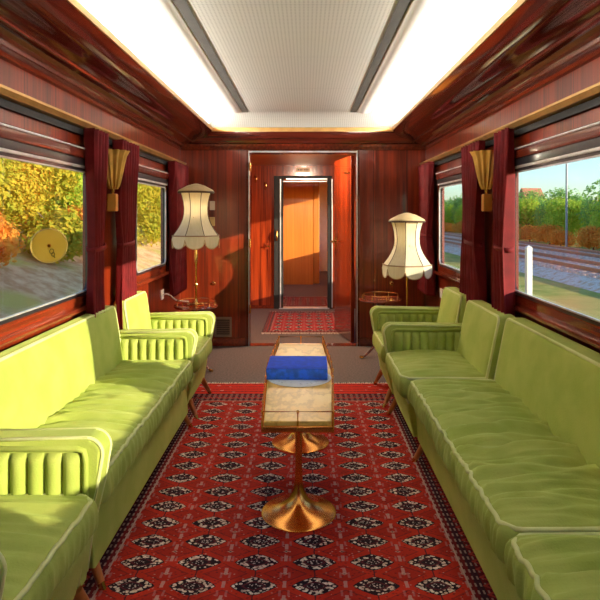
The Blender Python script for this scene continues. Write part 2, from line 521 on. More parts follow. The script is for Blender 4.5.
# long ledges and mouldings on each side wall
tn = 0
for x, s, edge in ((XL, -1, EL), (XR, 1, ER)):
    def P(pts): return [(x - s * d, z) for d, z in pts]
    tn += 1; struct(f'trim_{tn}', MB().prism(P([(0, RAIL_Z - .028), (.045, RAIL_Z - .022), (.065, RAIL_Z), (.065, RAIL_Z + .012), (.02, RAIL_Z + .030), (0, RAIL_Z + .03)]), Y0, YE), m_goldrail)
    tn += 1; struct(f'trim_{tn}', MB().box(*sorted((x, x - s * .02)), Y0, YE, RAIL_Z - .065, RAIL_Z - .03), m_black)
    tn += 1; struct(f'trim_{tn}', MB().prism(P([(0, 2.085), (.022, 2.09), (.03, 2.105), (.022, 2.118), (.05, 2.125), (.055, 2.145), (.03, 2.16), (0, 2.16)]), Y0, YE), m_mould)
    # curved overhanging coving up to the ceiling opening
    q0, q1 = (.05, 2.14), (abs(edge - x) - .008, EZ - .012)
    pts = [(0, 2.13), q0]
    mid = (q0[0] + .095, 2.172)
    for k in range(9):
        t = k / 8; pts.append((q0[0] + (mid[0] - q0[0]) * t, q0[1] + (mid[1] - q0[1]) * (t ** 1.6)))
    for k in range(1, 13):
        t = k / 12
        pts.append((mid[0] + (q1[0] - mid[0]) * t, mid[1] + (q1[1] - mid[1]) * t - .018 * math.sin(PI * t) + .01 * math.sin(2 * PI * t)))
    pts += [(q1[0], EZ + .0), (0, EZ + .0)]
    tn += 1; struct(f'trim_{tn}', MB().prism(P(pts), Y0, YE), m_cornice, smooth=30)
    tn += 1; struct(f'trim_{tn}', MB().tube([(x - s * (mid[0] + .002), Y0, mid[1] - .004), (x - s * (mid[0] + .002), YE, mid[1] - .004)], .010), m_mould)
    # gold lip of the ceiling opening
    tn += 1; struct(f'trim_{tn}', MB().box(*sorted((edge, edge + s * .022)), Y0, EY + .02, EZ - .014, EZ + .022, .003), m_goldrail)
    tn += 1; struct(f'trim_{tn}', MB().box(*sorted((edge + s * .022, edge + s * .05)), Y0, EY + .02, EZ - .022, EZ - .006, .003), m_mould)
# end wall moulding, cornice, lip
tn += 1; struct(f'trim_{tn}', MB().prism([(YE, 2.085), (YE - .022, 2.09), (YE - .03, 2.105), (YE - .05, 2.125), (YE - .055, 2.145), (YE - .02, 2.16), (YE, 2.16)], XL, XR, axis='x'), m_mould)
tn += 1; struct(f'trim_{tn}', MB().prism([(YE, 2.15), (YE - .03, 2.16), (YE - .045, 2.2), (YE - .05, 2.29), (YE, 2.29)], XL, XR, axis='x'), m_cornice_x)
tn += 1; struct(f'trim_{tn}', MB().box(EL - .02, ER + .02, EY, EY + .02, EZ - .022, EZ + .022, .003), m_goldrail)
# ------------------------------------------------------------------ ceiling
CZ = 2.45
def ceil_z(x, y):
    cx, hx = (EL - .07 + ER + .07) / 2, (ER + .07 - EL + .07) / 2
    # rounded rectangle distance to the opening edge (open towards the camera's back)
    r = .12
    qx, qy = abs(x - cx) - (hx - r), (y - (EY + .05 - r))
    d = -(math.hypot(max(qx, 0), max(qy, 0)) + min(max(qx, qy), 0) - r)
    t = max(0, min(1, d / .30))
    return EZ + .01 + (CZ - EZ - .01) * (1 - (1 - t) ** 2.2)
x0, x1, ya, yb = EL - .07, ER + .07, Y0, EY + .05
mb = MB().grid(72, 150, lambda u, v: (x0 + (x1 - x0) * u, ya + (yb - ya) * (1 - (1 - v) ** 1.7), ceil_z(x0 + (x1 - x0) * u, ya + (yb - ya) * (1 - (1 - v) ** 1.7))))
ceil = struct('ceiling', mb, m_ceil, smooth=180)
struct('roof', MB().box(-1.6, 1.6, Y0 - .1, YE + .1, 2.56, 2.62), m_black)
mb = MB()
for x, s in ((XL, -1), (XR, 1)): mb.box(*sorted((x, (EL if s < 0 else ER) + s * .075)), Y0, YE, EZ + .004, EZ + .03)
struct('trim_backing', mb, m_ceil_band)
SE = 5.86
for (sa, sb, bnd) in ((-.651, -.590, (-.800, -.653)), (.455, .515, (.517, .660))):
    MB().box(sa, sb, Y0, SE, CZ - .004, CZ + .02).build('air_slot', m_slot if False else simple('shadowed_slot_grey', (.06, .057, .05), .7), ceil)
    a, b = bnd; n = 10
    def band(u, v, a=a, b=b):
        y = Y0 + (SE + .03 - Y0) * v
        k = math.sin(PI * u)
        end = min(1, (SE + .03 - y) / .10)
        return (a + (b - a) * u, y, CZ + .006 - (.026 * k ** .6) * math.sqrt(max(0, 1 - (1 - end) ** 2)))
    MB().grid(12, 160, band).build('smooth_band', m_ceil_band, ceil, smooth=180)

def area(name, loc, rot, sx, sy, power, col):
    l = bpy.data.lights.new(name, 'AREA'); l.shape = 'RECTANGLE'; l.size, l.size_y = sx, sy; l.energy = power; l.color = col
    o = bpy.data.objects.new(name, l); COL.objects.link(o); o.location = loc; o.rotation_euler = rot; return o
COVE = 225
LC = (1, .93, .82)
yl = EY - .1 - Y0
area('cove_light_hill_side', (EL - .045, Y0 + yl / 2, EZ + .045), (R(180), R(78), 0), .03, yl, COVE, LC)
area('cove_light_track_side', (ER + .045, Y0 + yl / 2, EZ + .045), (R(180), R(-78), 0), .03, yl, COVE, LC)
area('cove_light_end', ((EL + ER) / 2, EY + .035, EZ + .045), (R(180 + 78), 0, 0), ER - EL - .1, .03, COVE * .32, LC)

# ------------------------------------------------------------------ doorway, vestibule, corridor
door1 = bpy.data.objects.new('door_1', None); COL.objects.link(door1); tag(door1, kind='structure')
mb = MB()
mb.box(DX0 - .035, DX0, YE - .02, YE + .08, 0, DZ + .035, .004); mb.box(DX1, DX1 + .035, YE - .02, YE + .08, 0, DZ + .035, .004)
mb.box(DX0, DX1, YE - .02, YE + .08, DZ, DZ + .035, .004)
mb.build('door_frame', m_mould, door1)
mb = MB()
for xx in (DX0 - .012, DX1 + .004): mb.box(xx, xx + .009, YE - .032, YE - .018, 0, DZ + .03, .002)
mb.box(DX0 - .01, DX1 + .01, YE - .032, YE - .018, DZ + .008, DZ + .026, .002)
mb.build('door_edge_strip', m_chrome, door1)
mb = MB()
for z in (.35, 1.05, 1.86): mb.tube([(DX0 + .004, YE - .03, z), (DX0 + .004, YE - .03, z + .09)], .012)
mb.build('hinge', m_brass, door1)
MB().box(DX0, DX1, YE - .03, YE + .08, 0, .008, .002).build('threshold', m_mould, door1)

# open leaf, hinged on the track side
leaf = bpy.data.objects.new('door_2', None); COL.objects.link(leaf); tag(leaf, kind='structure')
leaf.location = (DX1 - .01, YE + .09, 0); leaf.rotation_euler.z = R(102)
MB().box(0, .70, 0, .04, .012, DZ - .01, .006).build('leaf_panel', m_door, leaf)
mb = MB(); mb.box(.62, .66, .04, .05, .98, 1.14, .003); mb.tube([(.64, .045, 1.08), (.64, .095, 1.08), (.54, .10, 1.075)], .010); mb.tube([(.06, .05, 1.86), (.22, .05, 1.865)], .012)
mb.build('door_handle', m_brass, leaf)

VY = 8.49
VX0, VX1, VZ = -1.30, 1.25, 2.13
IX0, IX1, IZ = -.40, .345, 1.945
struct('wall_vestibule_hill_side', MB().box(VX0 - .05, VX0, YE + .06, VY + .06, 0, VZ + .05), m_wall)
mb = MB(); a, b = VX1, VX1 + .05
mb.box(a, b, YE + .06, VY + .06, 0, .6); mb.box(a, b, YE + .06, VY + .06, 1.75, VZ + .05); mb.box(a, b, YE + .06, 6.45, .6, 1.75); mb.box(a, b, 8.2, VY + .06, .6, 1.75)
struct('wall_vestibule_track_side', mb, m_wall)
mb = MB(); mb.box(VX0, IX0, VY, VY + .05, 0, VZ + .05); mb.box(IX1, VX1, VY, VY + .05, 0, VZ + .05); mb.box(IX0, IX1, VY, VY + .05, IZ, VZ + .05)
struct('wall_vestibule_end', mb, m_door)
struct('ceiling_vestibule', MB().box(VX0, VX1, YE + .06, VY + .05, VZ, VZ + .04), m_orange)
struct('baseboard_vestibule', MB().box(VX0, IX0 - .08, VY - .02, VY, 0, .05, .004), m_sill)
door3 = bpy.data.objects.new('door_3', None); COL.objects.link(door3); tag(door3, kind='structure')
mb = MB()
mb.box(IX0 - .075, IX0 + .06, VY - .03, VY + .06, 0, IZ + .0, .006); mb.box(IX1 - .025, IX1 + .04, VY - .03, VY + .06, 0, IZ, .006)
mb.box(IX0 - .075, IX1 + .04, VY - .03, VY + .06, IZ - .01, IZ + .03, .006)
mb.build('door_frame', m_black, door3)
mb = MB()
mb.box(IX0 + .012, IX0 + .030, VY - .045, VY - .03, 0.02, IZ - .02, .003)
mb.box(IX0 + .1, IX1 - .03, VY - .045, VY - .03, IZ - .028, IZ - .008, .003)
mb.box(IX0 + .06, IX1 - .03, VY - .028, VY - .01, IZ - .062, IZ - .045, .003)
mb.box(IX1 + .035, IX1 + .05, VY - .045, VY - .03, 0.02, IZ - .02, .003)
mb.build('chrome_edge', m_chrome, door3)
mb = MB(); mb.tube([(IX0 - .03, VY - .05, 1.02), (IX0 - .03, VY - .07, 1.08), (IX0 - .03, VY - .05, 1.15)], .014); mb.tube([(IX0 - .03, VY - .03, 1.02), (IX0 - .03, VY - .055, 1.02)], .012)
mb.tube([(IX0 - .03, VY - .03, 1.15), (IX0 - .03, VY - .055, 1.15)], .012)
mb.build('door_handle', m_brass, door3)
MB().box(IX0, IX1, VY - .06, VY + .08, 0, .014, .003).build('threshold', m_chrome, door3)
# corridor beyond
CYE = 11.4
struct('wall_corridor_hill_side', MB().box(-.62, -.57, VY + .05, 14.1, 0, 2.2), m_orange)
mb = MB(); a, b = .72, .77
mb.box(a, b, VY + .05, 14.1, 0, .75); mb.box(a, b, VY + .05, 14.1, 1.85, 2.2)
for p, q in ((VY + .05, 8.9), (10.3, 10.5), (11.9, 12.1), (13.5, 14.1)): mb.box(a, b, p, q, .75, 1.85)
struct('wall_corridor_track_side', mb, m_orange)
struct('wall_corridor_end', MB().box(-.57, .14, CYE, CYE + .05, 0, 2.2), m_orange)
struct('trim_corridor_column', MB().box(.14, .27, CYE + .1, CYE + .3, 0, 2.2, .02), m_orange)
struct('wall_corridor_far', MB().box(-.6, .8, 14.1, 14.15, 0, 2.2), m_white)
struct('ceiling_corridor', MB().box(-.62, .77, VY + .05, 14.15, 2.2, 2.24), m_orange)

# small fittings of the doorway
sg = thing('door_sign', 'small cream sign plate above the inner doorway', 'sign', (-.045, VY - .003, 2.065))
MB().box(-.105, .105, -.012, 0, -.034, .034, .004).build('plate', simple('cream_sign', (.80, .58, .38), .5), sg)
mb = MB()
for xx, w in ((-.078, .022), (-.046, .014), (-.026, .014), (-.004, .008), (.018, .018), (.042, .014), (.064, .020)): mb.box(xx, xx + w, -.0145, -.012, -.012, .012)
mb.build('lettering', simple('dark_sign_ink', (.12, .05, .03), .6), sg)
def hook(loc, label):
    t = thing('coat_hook', label, 'coat hook', loc, 'coat hooks in the vestibule')
    MB().lathe([(0, 0), (.022, 0), (.022, .006), (0, .008)], 16).xform(Matrix.Rotation(R(90), 4, 'X')).build('rosette', m_brass, t)
    MB().tube([(0, -.005, 0), (0, -.05, -.01), (0, -.075, .02), (0, -.08, .05)], [.009, .008, .008, .012], 8).build('prong', m_brass, t)
    MB().tube([(0, -.005, -.02), (0, -.03, -.05), (0, -.055, -.04)], [.008, .007, .010], 8).build('prong', m_brass, t)
    return t
hook((-.745, VY, 1.93), 'brass coat hook on the vestibule wall, farther from the inner door')
hook((-.60, VY, 1.83), 'brass coat hook on the vestibule wall, right beside the inner door frame')
lk = thing('lock_mount', 'small dark brass lock knob on the vestibule wall below the coat hooks', 'lock', (-.585, VY, .93))
MB().box(-.035, .035, -.012, 0, -.05, .05, .004).build('plate', m_sill, lk)
MB().tube([(0, -.01, 0), (0, -.05, 0), (.05, -.055, 0)], .011).build('knob', m_brass, lk)

# vent grille, sockets, switches on the end wall
vg = thing('vent_grille', 'square metal vent grille low on the end wall beside the doorway', 'vent', (-.885, YE, .20))
ring(MB(), rr(-.092, .092, -.105, .105, .006, 2), rr(-.072, .072, -.085, .085, .004, 2), 0, .016).xform(Matrix.Rotation(R(-90), 4, 'Z')).build('frame', simple('grille_frame_brass_grey', (.36, .27, .20), .4, .5), vg)
MB().box(-.073, .073, -.004, -.001, -.086, .086).build('mesh', m_black, vg)
mb = MB()
for k in range(9): mb.box(-.073, .073, -.010, -.004, -.08 + k * .0195, -.071 + k * .0195)
mb.build('slat', simple('grille_slat', (.26, .17, .11), .5, .3), vg)
for (xx, lab) in ((-.99, 'small round brass socket on the end wall by the lamp with table'), (.915, 'small round brass socket on the end wall behind the round red table')):
    so = thing('round_socket', lab, 'socket', (xx, YE, .665))
    MB().lathe([(0, .012), (.012, .012), (.020, .010), (.026, 0), (0, 0)], 20).xform(Matrix.Rotation(R(90), 4, 'X')).build('rim', m_brass, so)
    MB().lathe([(0, .016), (.010, .0145), (.010, .011), (0, .011)], 16).xform(Matrix.Rotation(R(90), 4, 'X')).build('cover', m_sill, so)
for (zz, c, lab) in ((1.495, m_white, 'upper of two small pale wall switches beside the cream lampshade'), (1.325, simple('cream_switch', (.68, .50, .22), .5), 'lower cream wall switch beside the cream lampshade')):
    sw = thing('wall_switch', lab, 'switch', (-1.0, YE, zz))
    MB().box(-.028, .028, -.012, 0, -.048, .048, .004).build('plate', c, sw)
    MB().box(-.012, .012, -.018, -.011, -.02, .02, .003).build('rocker', c, sw)
def outlet(loc, s, lab):
    t = thing('power_outlet', lab, 'power outlet', loc)
    MB().box(*sorted((0, -s * .014)), -.045, .045, -.045, .045, .005).build('plate', m_white, t)
    MB().lathe([(0, .012), (.016, .012), (.019, .016), (.019, .0)], 20).xform(Matrix.Rotation(R(-90 * s), 4, 'Y')).build('socket_ring', m_white, t)
    return t
outlet((XL, 5.29, .655), -1, 'white power outlet with a plug, low on the hillside wall')
outlet((XR, 5.34, .66), 1, 'white power outlet behind the armchair on the track side wall')

# ------------------------------------------------------------------ rugs
def rug(name, label, cx, cy, hx, hy, mat, group=None, rz=0, fr=.05, fringe_ends=(1, -1)):
    t = thing(name, label, 'rug', (cx, cy, 0), group, rz)
    MB().grid(60, 80, lambda u, v: (-hx + 2 * hx * u, -hy + 2 * hy * v, .009 + .0012 * noise.noise((u * 7, v * 9, cx)))).build('pile', mat, t, smooth=180)
    MB().box(-hx, hx, -hy, hy, .0005, .007).build('backing', simple('rug_backing', (.22, .03, .03), .95), t)
    r = random.Random(int(cy * 10))
    for e in fringe_ends:
        mb = MB()
        n = int(2 * hx / .013)
        for k in range(n):
            xx = -hx + (k + .5) * 2 * hx / n; a = r.uniform(-.010, .010); l = fr * r.uniform(.75, 1.15)
            mb.tube([(xx, e * (hy - .002), .008), (xx + a * .5, e * (hy + l * .5), .006), (xx + a, e * (hy + l), .003)], [.0050, .0050, .003], 4, cap=False)
        mb.build('fringe', simple('cream_fringe', (.62, .52, .42), .9), t)
    return t
rug('carpet_rug', 'large red patterned rug on the saloon floor under the coffee table', -.081, 3.01, .86, 1.68, rug_mat('bokhara_rug', .69, 1.24, .23, .146, .17))
rug('doorway_rug', 'red patterned rug on the floor just inside the open doorway', -.025, 7.45, .50, .74, rug_mat('small_red_rug', .40, .62, .13, .20, .10, (.55, .025, .025), (.36, .02, .02)), 'small rugs through the doorway')
rug('doorway_rug', 'dark red patterned rug beyond the inner door threshold', -.03, 9.15, .44, .52, rug_mat('dark_red_rug', .36, .44, .12, .16, .08, (.34, .02, .025), (.12, .012, .02)), 'small rugs through the doorway')

# ------------------------------------------------------------------ upholstered seating
# local frame: u (x) = 0 at the seat front, grows towards the wall; y along the wall; z up
def cushion(y0, y1, u1, zt, seed, th=.135, wr=1.0):
    hy, hx, hz = (y1 - y0) / 2, (u1 + .015) / 2, th / 2
    c = (u1 / 2 - .0075, (y0 + y1) / 2, zt - hz)
    off = Vector((seed * 3.1, seed * 1.7, 0))
    def wrinkle(x, y):
        w = noise.noise(Vector((x * 2.6, y * 20 + 1.1 * noise.noise(Vector((x * 5, y * 4, seed))), 0)) + off)
        w += .55 * noise.noise(Vector((x * 5, y * 42, 3)) + off)
        return w
    def fn(p, q):
        top = max(0, p.z / hz)
        cr = (1 - (p.x / hx) ** 2) * (1 - (p.y / hy) ** 4)
        p = p.copy()
        p.z += top * (.022 * cr + wr * .024 * wrinkle(p.x, p.y) * min(1, 2.5 * max(0, 1 - abs(p.x / hx) ** 5)) * max(0, 1 - abs(p.y / hy) ** 8))
        if p.x < -hx * .75:
            p.x += wr * .014 * (1 - .72 * top) * noise.noise(Vector((p.z * 7, p.y * 44, seed))) - .008 * (1 - (p.z / hz) ** 2)
            p.z += .006 * noise.noise(Vector((0, p.y * 5, seed + 9)))
        return p
    n = (22, max(40, int(hy * 2 * 120)), 8)
    mb = MB().rbox(c, (hx, hy, hz), .038, n, fn)
    # piping loop along the top edge
    pts = []
    rx, ry = hx - .009, hy - .009; N = 26
    def edge(x, y):
        p = fn(Vector((x, y, hz - .009)), None)
        return (c[0] + p.x, c[1] + p.y, c[2] + p.z)
    L = max(30, int(hy * 2 * 90)); k = .04
    for i in range(L + 1): pts.append(edge(-rx, -ry + k + (2 * ry - 2 * k) * i / L))
    for i in range(N + 1): pts.append(edge(-rx + k + (2 * rx - 2 * k) * i / N, ry))
    for i in range(L + 1): pts.append(edge(rx, ry - k - (2 * ry - 2 * k) * i / L))
    for i in range(N + 1): pts.append(edge(rx - k - (2 * rx - 2 * k) * i / N, -ry))
    pip = MB().tube(pts, .008, 6, closed=True)
    return mb, pip
def backrest(y0, y1, ub, ut, zb, zt, th=.12, seed=0):
    hy, hz, hx = (y1 - y0) / 2, (zt - zb) / 2, th / 2
    lean = (ut - ub) / (zt - zb)
    c = (0, (y0 + y1) / 2, (zb + zt) / 2)
    mid = (ub + ut) / 2 + hx
    def fn(p, q):
        p = p.copy()
        if p.x < 0: p.x -= .014 * (1 - (p.y / hy) ** 4) * (1 - (p.z / hz) ** 2) + .002 * noise.noise(Vector((p.y * 6, p.z * 6, seed)))
        p.x += mid + p.z * lean; return p
    mb = MB().rbox(c, (hx, hy, hz), .035, (8, 30, 20), fn)
    pts = []; ry, rz = hy - .008, hz - .008
    for (a, b) in rr(-ry, ry, -rz, rz, .035, 5):
        pts.append((a, b))
    full = []
    for i in range(len(pts)):
        A, B = pts[i], pts[(i + 1) % len(pts)]
        d = math.hypot(B[0] - A[0], B[1] - A[1]); n = max(1, int(d / .05))
        for k in range(n): full.append((A[0] + (B[0] - A[0]) * k / n, A[1] + (B[1] - A[1]) * k / n))
    pip = MB().tube([(mid - hx + .010 + b * lean, c[1] + a, c[2] + b) for a, b in full], .0085, 6, closed=True)
    return mb, pip
def arm_outline(u0, u1, z0, z1, r=.055, n=7):
    pts = [(u0 + .085, z0), (u0 + .066, .28), (u0 + .022, .46)]
    for k in range(n + 1):
        t = R(180 - 90 * k / n); pts.append((u0 + r + r * math.cos(t), z1 - r + r * math.sin(t)))
    pts += [(u1, z1 - .01), (u1, z0)]
    return pts

def seat_unit(name, label, cat, s, xf, ya, yb, arms, cushions, backs, u_back, u_wall, zt=.46, at=.64, arm_u0=-.03, arm_w=.09, legs=None, base_tuck=.03, group=None, th=.12, ub=.40, ut=.49, wr=1.0, arm_u1=None, bzt=.815):
    """s=+1: wall at +x. ya..yb world y. arms: subset of 'near','far'."""
    t = thing(name, label, cat, (xf, (ya + yb) / 2, 0), group)
    oy = (ya + yb) / 2; A, B = ya - oy, yb - oy
    def fin(mb, nm, mat, par=t, sm=50):
        if s < 0: mb.mirror()
        return mb.build(nm, mat, par, smooth=sm)
    ia = A + (arm_w if 'near' in arms else 0); ib = B - (arm_w if 'far' in arms else 0)
    d = u_wall
    fin(MB().prism([(.03 + base_tuck, .115), (.024, .26), (.026, .30), (.045, .322), (d, .322), (d, .115)], ia - .001 if 'near' in arms else A, ib + .001 if 'far' in arms else B, bev=.014), 'base', m_velvet)
    fin(MB().tube([(.026, (A if 'near' not in arms else ia) + .004 + ((ib if 'far' in arms else B) - (A if 'near' not in arms else ia) - .008) * k / 20, .312 + .002 * math.sin(k * 2.1)) for k in range(21)], .007, 6), 'base_piping', m_piping, sm=180)
    for i, (c0, c1) in enumerate(cushions):
        cu, pi = cushion(max(ia, c0 - oy) + .004, min(ib, c1 - oy) - .004, u_back + .07, zt, i + abs(xf) * 7 + ya, wr=wr)
        co = fin(cu, 'seat_cushion', m_velvet, sm=180)
        fin(pi, 'piping', m_piping, co, 180)
    for i, (c0, c1) in enumerate(backs):
        bk, pi = backrest(max(ia, c0 - oy) + .003, min(ib, c1 - oy) - .003, ub, ut, .36, bzt, th=th, seed=i + ya)
        bo = fin(bk, 'backrest', m_velvet, sm=180); fin(pi, 'piping', m_piping, bo, 180)
    au1 = arm_u1 or (ut + .06)
    for w in arms:
        a0, a1 = (B - arm_w, B) if w == 'far' else (A, A + arm_w)
        ao = fin(MB().prism(arm_outline(arm_u0, au1, .12, at), a0, a1, bev=.022, seg=4), 'armrest', m_velvet, sm=60)
        inner = a0 if w == 'far' else a1; sg = -1 if w == 'far' else 1
        # fluted panel let into the inner face
        f0, f1, z0, z1 = arm_u0 + .075, au1 - .03, zt - .07, at - .052
        nfl = max(4, round((f1 - f0) / .062))
        def flute(u, v):
            k = abs(math.sin(PI * u * nfl)) ** .6
            e = min(1, v / .06, (1 - v) / .10)
            return (f0 + (f1 - f0) * u, inner + sg * (.002 + .026 * k * math.sqrt(max(0, e))), z0 + (z1 - z0) * v)
        mbf = MB().grid(nfl * 10, 14, flute); 
        bmesh.ops.recalc_face_normals(mbf.bm, faces=mbf.bm.faces[:])
        fo = fin(mbf, 'fluted_panel', m_velvet, ao, 180)
        # raised inner border and the two lines of piping
        pts = [(f0 - .018, z0), (f0 - .018, z1 - .02), (f0 - .012, z1 + .008), (f0 + .012, z1 + .016), (f1, z1 + .014)]
        fin(MB().tube([(u, inner + sg * .006, z) for u, z in pts], .010, 8), 'panel_border', m_velvet, ao, 180)
        for yy in (a0 + .006, a1 - .006):
            o = arm_outline(arm_u0 + .004, au1, .14, at - .004)[:-1]
            fin(MB().tube([(u, yy, z) for u, z in o], .007, 6), 'piping', m_piping, ao, 180)
    for (ly, lu) in (legs or [(A + .09, .06), (B - .09, .06), (A + .09, d - .08), (B - .09, d - .08)]):
        dy = -.03 if ly < 0 else .03; du = -.06 if lu < d / 2 else .0
        p0, p1 = Vector((lu, ly, .125)), Vector((lu + du, ly + dy, .001)); q = p0.lerp(p1, .78)
        lo = fin(MB().tube([p0, q], [.021, .0145], 12), 'leg', m_leg)
        fin(MB().tube([q, p1], [.0152, .0125], 12), 'ferrule', m_brass, lo)
    return t

# hillside side (wall at -x)
LX = -.752
seat_unit('sofa', 'green velvet sofa under the window of the autumn hillside', 'sofa', -1, LX, 2.06, 3.80, ('far',), [(2.06, 3.80)], [(2.06, 3.80)], .40, .55, ub=.41, ut=.485, th=.09, base_tuck=-.016)
seat_unit('armchair', 'green velvet armchair between the sofa and the lamp standing on a table', 'armchair', -1, LX + .01, 3.83, 4.50, ('far',), [(3.83, 4.50)], [(3.87, 4.46)], .40, .55, ub=.42, ut=.49, at=.635, wr=.4, th=.09)
seat_unit('armchair', 'green velvet armchair before the sofa, at the end away from the lamps', 'armchair', -1, LX + .035, 1.22, 2.02, ('far', 'near'), [(1.22, 2.02)], [(1.3, 1.94)], .40, .57, ub=.42, ut=.49, at=.645, wr=.5, th=.1)
# track side (wall at +x)
RX = .605
seat_unit('armchair', 'green velvet armchair in front of the floor lamp, next to the round red table', 'armchair', 1, .56, 4.06, 4.74, ('far',), [(4.06, 4.74)], [(4.12, 4.68)], .45, .62, ub=.47, ut=.56, at=.64, wr=.4)
seat_unit('sofa_end_seat', 'single green velvet seat with one fluted arm, joined to the long sofa', 'armchair', 1, .565, 3.285, 4.03, ('far',), [(3.285, 4.03)], [(3.285, 4.0)], .45, .62, ub=.45, ut=.545, legs=[(.27, .06), (-.28, .5), (.28, .5)], base_tuck=.025, wr=.6)
seat_unit('long_sofa', 'long green velvet sofa with wrinkled cushions under the window of the railway tracks', 'sofa', 1, RX, .55, 3.275, (), [(.55, 1.70), (1.705, 3.275)], [(.55, 1.2), (1.205, 3.275)], .42, .58, ub=.45, ut=.54, base_tuck=.004, wr=1.35)

# ------------------------------------------------------------------ coffee table
TX, TY, TH = -.034, 3.07, .545
ct = thing('coffee_table', 'low narrow coffee table with yellow onyx top and copper trumpet pedestals', 'coffee table', (TX, TY, 0))
def boat(hw, he, hl, n=1):
    return [(-he, -hl), (he, -hl), (hw, -.08), (hw, .08), (he, hl), (-he, hl), (-hw, .08), (-hw, -.08)]
MB().prism(boat(.168, .140, .712), TH - .022, TH, axis='z', bev=.003).build('tabletop', m_onyx, ct)
MB().prism(boat(.178, .150, .724), TH - .045, TH - .018, axis='z', bev=.004).build('apron', m_copper, ct)
ga = MB(); B8 = boat(.174, .146, .720)
ga.tube([(x, y, TH + .042) for x, y in B8], .0035, 8, closed=True)
go = ga.build('gallery_rail', m_copper, ct)
for i in range(8):
    A, Bq = B8[i], B8[(i + 1) % 8]
    d = math.hypot(Bq[0] - A[0], Bq[1] - A[1]); n = 2 if d < .5 else 5
    for k in range(n):
        if d < .2 and k: continue
        p = (A[0] + (Bq[0] - A[0]) * k / n, A[1] + (Bq[1] - A[1]) * k / n)
        MB().lathe([(.0001, -.03), (.0045, -.03), (.0045, .0), (.003, .006), (.003, .03), (.0055, .038), (.0055, .046), (.0001, .049)], 8, (p[0], p[1], TH)).build('post', m_copper, go)
prof = [(0, .0), (.172, .0), (.174, .006), (.168, .011), (.14, .018), (.105, .029), (.07, .047), (.045, .072), (.028, .105), (.019, .15), (.016, .22), (.016, .42), (.02, .46), (.045, .49), (.06, .5), (0, .5)]
for yy in (-.41, .41): MB().lathe(prof, 48, (-.0, yy, .009)).build('pedestal', m_copper, ct, smooth=60)

bm_ = thing('round_mat', 'round white printed paper mat lying under the blue book', 'mat', (-.035, 2.985, TH))
MB().lathe([(0, .0005), (.166, .0005), (.167, .002), (.166, .0035), (0, .0035)], 64).build('disc', m_mat, bm_)
bk = thing('book', 'thick blue hardcover book lying on the coffee table', 'book', (-.045, 3.065, TH + .004), rz=R(-1.0))
mb = MB(); mb.box(-.158, .158, -.13, .135, 0, .004, .0015); mb.box(-.158, .158, -.13, .135, .052, .057, .0015)
mb.build('cover', m_blue, bk)
MB().prism([(-.128, .0), (-.136, .010), (-.139, .028), (-.136, .047), (-.128, .057), (-.122, .057), (-.122, 0)], -.158, .158, axis='x').build('spine', m_blue_spine, bk)
MB().box(-.152, .152, -.122, .128, .004, .052).build('pages', m_paper, bk)

# ------------------------------------------------------------------ lamps and little tables
def lampshade(parent, z):
    """octagonal hour-glass shade; z = lower end of the skirt"""
    prof = [(.216, .118), (.196, .145), (.170, .18), (.146, .22), (.126, .265), (.115, .31), (.113, .36), (.118, .42), (.130, .47), (.146, .515)]
    a0 = R(22.5 + 8)
    sh = MB().lathe(prof, 8, (0, 0, z), a0).build('lamp_shade', m_shade, parent, smooth=25)
    for k in range(8):
        t = a0 + k * PI / 4
        MB().tube([(r * 1.004 * math.cos(t), r * 1.004 * math.sin(t), z + h) for r, h in prof], .0032, 6).build('rib_braid', m_shadetrim, sh)
    # cap
    MB().lathe([(.160, .512), (.163, .522), (.150, .535), (.08, .572), (.02, .590), (.0, .592)], 48, (0, 0, z), a0, rmod=lambda t, h: 1 + .025 * math.sin(24 * t) * (h < .58)).build('shade_cap', simple('pleated_tan_shade_cap', (.60, .45, .25), .7), sh, smooth=180)
    MB().tube([(.158 * math.cos(2 * PI * k / 48), .158 * math.sin(2 * PI * k / 48), z + .512) for k in range(48)], .010, 6, closed=True).build('cap_braid', m_shadetrim, sh)
    # scalloped skirt
    def skirt(u, v):
        f = u * 8; k = int(min(f, 7.999)); q = f - k
        ta, tb = a0 + k * PI / 4, a0 + (k + 1) * PI / 4
        r0 = .219
        x = r0 * (math.cos(ta) * (1 - q) + math.cos(tb) * q); y = r0 * (math.sin(ta) * (1 - q) + math.sin(tb) * q)
        drop = .035 + .083 * math.sqrt(max(0, 1 - (2 * q - 1) ** 2)) ** .8
        g = 1 + .03 * (1 - v)
        return (x * g, y * g, z + .122 - drop * (1 - v))
    MB().grid(8 * 14, 4, skirt).build('skirt', m_shade, sh, smooth=180)
    def edgep(u):
        p = skirt(u, 0); return p
    MB().tube([edgep(i / 112) for i in range(112)], .004, 6, closed=True).build('skirt_fringe', simple('tan_fringe', (.50, .36, .18), .9), sh)
    pts = [skirt(i / 112, 1) for i in range(112)]
    MB().tube([(x * 1.01, y * 1.01, zz - .004) for x, y, zz in pts], .006, 6, closed=True).build('braid', m_shadetrim if False else simple('brown_tan_braid', (.34, .22, .12), .8), sh)
    return sh
LD = 5.2
tz = .575
la = thing('table_lamp', 'tall brass lamp with cream scalloped shade standing on the small gallery table', 'lamp', (-1.003, LD, tz))
MB().lathe([(0, 0), (.075, 0), (.078, .008), (.05, .016), (.02, .026), (.012, .05), (0.012, .06), (0, .06)], 28).build('lamp_base', m_brass, la)
MB().lathe([(0, .04), (.008, .05), (.008, .16), (.018, .17), (.018, .19), (.008, .20), (.008, .35), (.014, .36), (.017, .44), (.014, .50), (.010, .52), (.010, .78), (0, .78)], 16).build('pole', m_brass, la)
MB().lathe([(0, .78), (.02, .785), (.034, .83), (.03, .87), (0, .89)], 16).build('bulb', m_white, la)
sp = MB()
